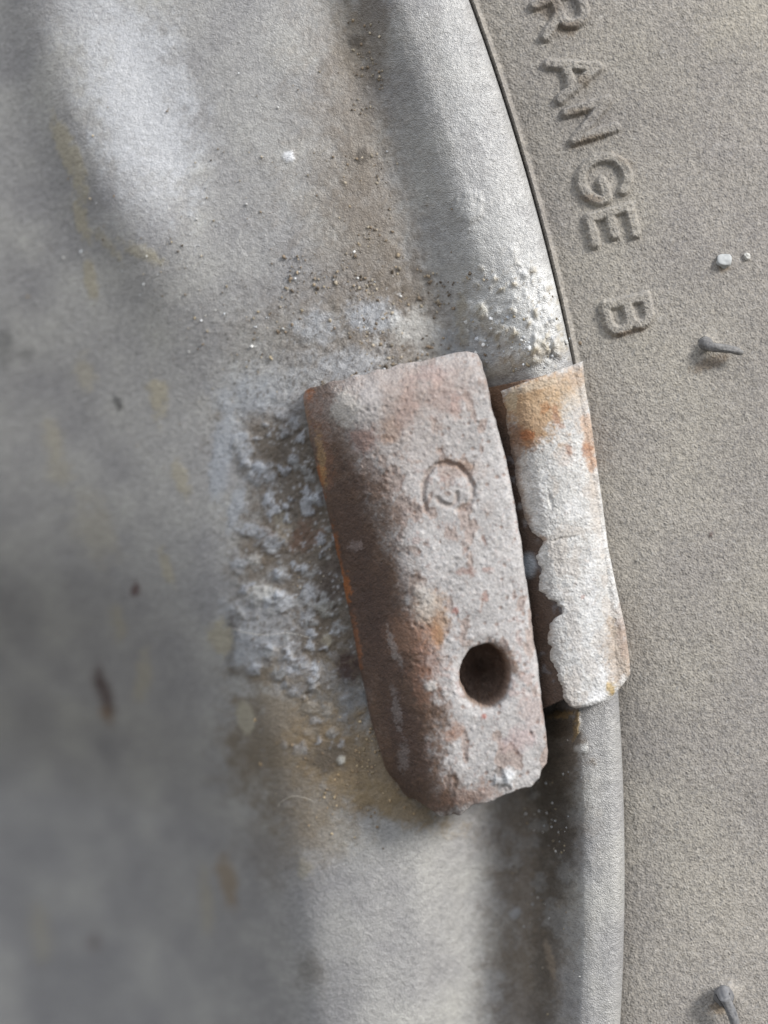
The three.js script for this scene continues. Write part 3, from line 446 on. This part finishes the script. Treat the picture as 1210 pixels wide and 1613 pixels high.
const coatPatches = prep([
  [838, 650, 46, 46, 0, 0.4, 0.9, [0.4, 0.25, 0.13]], [855, 612, 60, 18, -18, 0.45, 0.7, [0.42, 0.27, 0.15]], [822, 690, 28, 18, 20, 0.4, 0.8, [0.26, 0.12, 0.05]], [830, 685, 12, 8, 0, 0.4, 0.7, [0.34, 0.12, 0.04]], [858, 642, 7, 9, 20, 0.4, 0.9, [0.36, 0.14, 0.035]], [806, 632, 9, 16, 0, 0.4, 0.7, [0.55, 0.46, 0.32]], [880, 625, 44, 26, -20, 0.6, 0.45, [0.5, 0.38, 0.25]], [905, 590, 16, 20, 0, 0.5, 0.4, [0.45, 0.29, 0.17]], [845, 607, 40, 7, -16, 0.5, 0.5, [0.55, 0.48, 0.38]],
  [876, 655, 6, 16, -10, 0.4, 0.6, [0.33, 0.16, 0.09]], [885, 672, 7, 4, 20, 0.4, 0.5, [0.33, 0.16, 0.09]], [895, 709, 5, 8, -10, 0.4, 0.7, [0.3, 0.14, 0.08]], [890, 715, 14, 14, 0, 0.5, 0.35, [0.45, 0.32, 0.24]], [928, 690, 10, 40, -8, 0.5, 0.55, [0.45, 0.26, 0.14]], [926, 710, 8, 12, 0, 0.4, 0.7, [0.33, 0.15, 0.07]], [934, 732, 9, 10, 0, 0.4, 0.6, [0.42, 0.22, 0.11]], [938, 800, 8, 70, -8, 0.6, 0.3, [0.45, 0.36, 0.28]],
  [975, 1030, 24, 50, -12, 0.3, 0.75, [0.36, 0.28, 0.21]], [985, 1000, 12, 40, -8, 0.5, 0.5, [0.35, 0.25, 0.2]], [962, 1085, 8, 11, 0, 0.4, 0.9, [0.42, 0.28, 0.08]], [985, 1075, 12, 10, -30, 0.4, 0.8, [0.75, 0.74, 0.72]], [942, 1105, 14, 22, 20, 0.5, 0.8, [0.78, 0.78, 0.78]], [920, 1000, 30, 90, -12, 0.8, 0.35, [0.68, 0.68, 0.68]],
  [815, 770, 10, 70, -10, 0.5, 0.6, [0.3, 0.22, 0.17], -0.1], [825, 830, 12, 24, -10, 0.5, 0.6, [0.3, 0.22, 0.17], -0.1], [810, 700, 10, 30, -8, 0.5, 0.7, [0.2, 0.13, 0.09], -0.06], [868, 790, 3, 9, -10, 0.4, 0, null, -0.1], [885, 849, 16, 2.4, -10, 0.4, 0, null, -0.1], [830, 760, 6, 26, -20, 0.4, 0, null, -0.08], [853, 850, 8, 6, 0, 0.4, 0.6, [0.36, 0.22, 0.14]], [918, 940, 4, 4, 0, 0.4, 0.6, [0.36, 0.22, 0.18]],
]);
const coatH = (p, s, t, u, v) => {
  const e = Math.min(s * 5.5, (1 - s) * 4.5, t * 21, (1 - t) * 21), edge = 1 - Math.pow(1 - clamp(e / 0.28), 2);
  return steelZ(p) + 0.2 + 0.24 * edge + 0.06 * fbm(p[0] / 1.4, p[1] / 1.4, 521, 4) + 0.025 * n2(p[0] * 5, p[1] * 5, 523) + 0.015 * n2(p[0] * 10, p[1] * 10, 525);
};
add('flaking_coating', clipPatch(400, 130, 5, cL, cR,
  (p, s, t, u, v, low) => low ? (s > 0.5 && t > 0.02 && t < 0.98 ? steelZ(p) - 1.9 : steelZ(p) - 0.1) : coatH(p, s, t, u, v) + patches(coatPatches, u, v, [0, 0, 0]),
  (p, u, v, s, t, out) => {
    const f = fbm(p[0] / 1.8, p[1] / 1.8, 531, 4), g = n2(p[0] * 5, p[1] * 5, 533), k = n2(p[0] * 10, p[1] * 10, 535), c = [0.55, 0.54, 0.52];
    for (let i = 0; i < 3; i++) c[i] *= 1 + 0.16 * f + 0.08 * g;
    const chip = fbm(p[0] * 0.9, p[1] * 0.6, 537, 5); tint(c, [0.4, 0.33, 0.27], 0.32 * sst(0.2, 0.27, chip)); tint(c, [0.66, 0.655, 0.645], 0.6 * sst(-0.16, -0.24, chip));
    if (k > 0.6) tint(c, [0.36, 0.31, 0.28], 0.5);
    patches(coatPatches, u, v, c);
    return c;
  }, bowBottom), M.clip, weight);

// ───────────────────────── grit, fibres ─────────────────────────
const rg = rng(77);
function lumpGeo(seed, fine = 1) { let g = new THREE.IcosahedronGeometry(1, fine); g.deleteAttribute('uv'); g.deleteAttribute('normal'); g = mergeVertices(g, 1e-4); const p = g.attributes.position; for (let i = 0; i < p.count; i++) { const x = p.getX(i), y = p.getY(i), z = p.getZ(i), k = 1 + 0.35 * n2(x * 1.7 + seed, y * 1.7 + z * 2.3, seed); p.setXYZ(i, x * k, y * k * 0.85, z * k * 0.75); } g.computeVertexNormals(); return g; }
{
  const spots = [];
  const zone = (n, u0, v0, su, sv, r0, r1, pal) => { for (let i = 0; i < n; i++) { const a = Math.sqrt(-2 * Math.log(rg() + 1e-9)), b = rg() * 6.283; const gu = u0 + su * a * Math.cos(b), gv = v0 + sv * a * Math.sin(b), gr = mix(r0, r1, Math.pow(rg(), 3)); if (fbm(gu / 34, gv / 34, 611, 3) > -0.02) spots.push([gu, gv, gr, pal]); } };
  const dk = [[0.11, 0.085, 0.06], [0.17, 0.13, 0.09], [0.24, 0.19, 0.13], [0.3, 0.26, 0.2]], lt = [[0.5, 0.51, 0.52], [0.62, 0.62, 0.6], [0.4, 0.42, 0.44], [0.3, 0.25, 0.17]];
  zone(900, 600, 500, 90, 60, 0.05, 0.17, dk); zone(260, 560, 520, 90, 50, 0.04, 0.13, lt); zone(350, 575, 250, 18, 170, 0.05, 0.15, dk); zone(420, 500, 860, 36, 150, 0.04, 0.13, dk); zone(260, 810, 520, 40, 28, 0.06, 0.22, lt); zone(500, 580, 1210, 60, 40, 0.04, 0.13, [[0.3, 0.22, 0.13], [0.22, 0.16, 0.1], [0.38, 0.3, 0.19]]); zone(250, 860, 1330, 24, 110, 0.04, 0.12, [...dk, ...lt]); zone(500, 350, 400, 150, 150, 0.03, 0.1, [...dk, ...lt]);
  const im = new THREE.InstancedMesh(lumpGeo(3), M.grit, spots.length), m = new THREE.Matrix4(), q = new THREE.Quaternion(), e = new THREE.Euler(), col = new THREE.Color();
  spots.forEach(([u, v, r, pal], i) => {
    const p = onRim(u, v), k = 0.6 + rg() * 0.8; q.setFromEuler(e.set(rg() * 6, rg() * 6, rg() * 6));
    m.compose(new THREE.Vector3(p[0] * MM, p[1] * MM, (p[2] + r * 0.35 + 0.05) * MM), q, new THREE.Vector3(r * MM * (0.8 + 0.5 * rg()), r * MM, r * MM)); im.setMatrixAt(i, m);
    const c = pal[Math.floor(rg() * pal.length)]; im.setColorAt(i, col.setRGB(c[0] * k, c[1] * k, c[2] * k));
  });
  im.name = 'grit'; im.castShadow = im.receiveShadow = true; im.userData = { label: 'loose brown and white grit caught around the weight and groove', category: 'grit', kind: 'stuff' }; scene.add(im);
}
function pebble(u, v, r, col, label, seed) {
  const p = onTyre(u, v), g = lumpGeo(seed, 5); g.scale(r * MM, r * MM, r * MM);
  const o = add('white_pebble' + (seed > 40 ? '_' + String(seed - 40).padStart(3, '0') : ''), g, new THREE.MeshStandardMaterial({ color: new THREE.Color().setRGB(...col), roughness: 0.8}), scene);
  o.position.set(p[0] * MM, p[1] * MM, (p[2] + r * 0.25) * MM); o.userData = { label, category: 'pebble' };
}
pebble(1140, 412, 0.48, [0.38, 0.39, 0.385], 'rounded pale pebble stuck on tyre sidewall, the larger of two', 40);
pebble(1176, 404, 0.26, [0.46, 0.45, 0.42], 'tiny white crumb beside the rounded pale pebble on tyre', 41);
function fibre(name, pts, r, label) {
  const path = pts.map(([u, v, h]) => { const b = onRim(u, v); return P(u, v, b[2] + h); }), o = path[0];
  const m = add(name, tube(path, [[0, r], [1, r * 0.7]], 6, [1, 1, 1], o, 9), M.fibre, scene); m.position.set(o[0] * MM, o[1] * MM, o[2] * MM); m.userData = { label, category: 'fibre' };
}
fibre('fibre', [[366, 990, 0.15], [390, 997, 0.35], [420, 1000, 0.4], [455, 997, 0.35], [490, 1005, 0.2]], 0.012, 'long pale hair lying across the oxide crust beside weight');
fibre('fibre_001', [[438, 1272, 0.5], [442, 1264, 0.7], [462, 1254, 0.6], [478, 1256, 0.4], [494, 1262, 0.2]], 0.013, 'short curled hair on brown silt below the weight');

renderer.render(scene, camera);
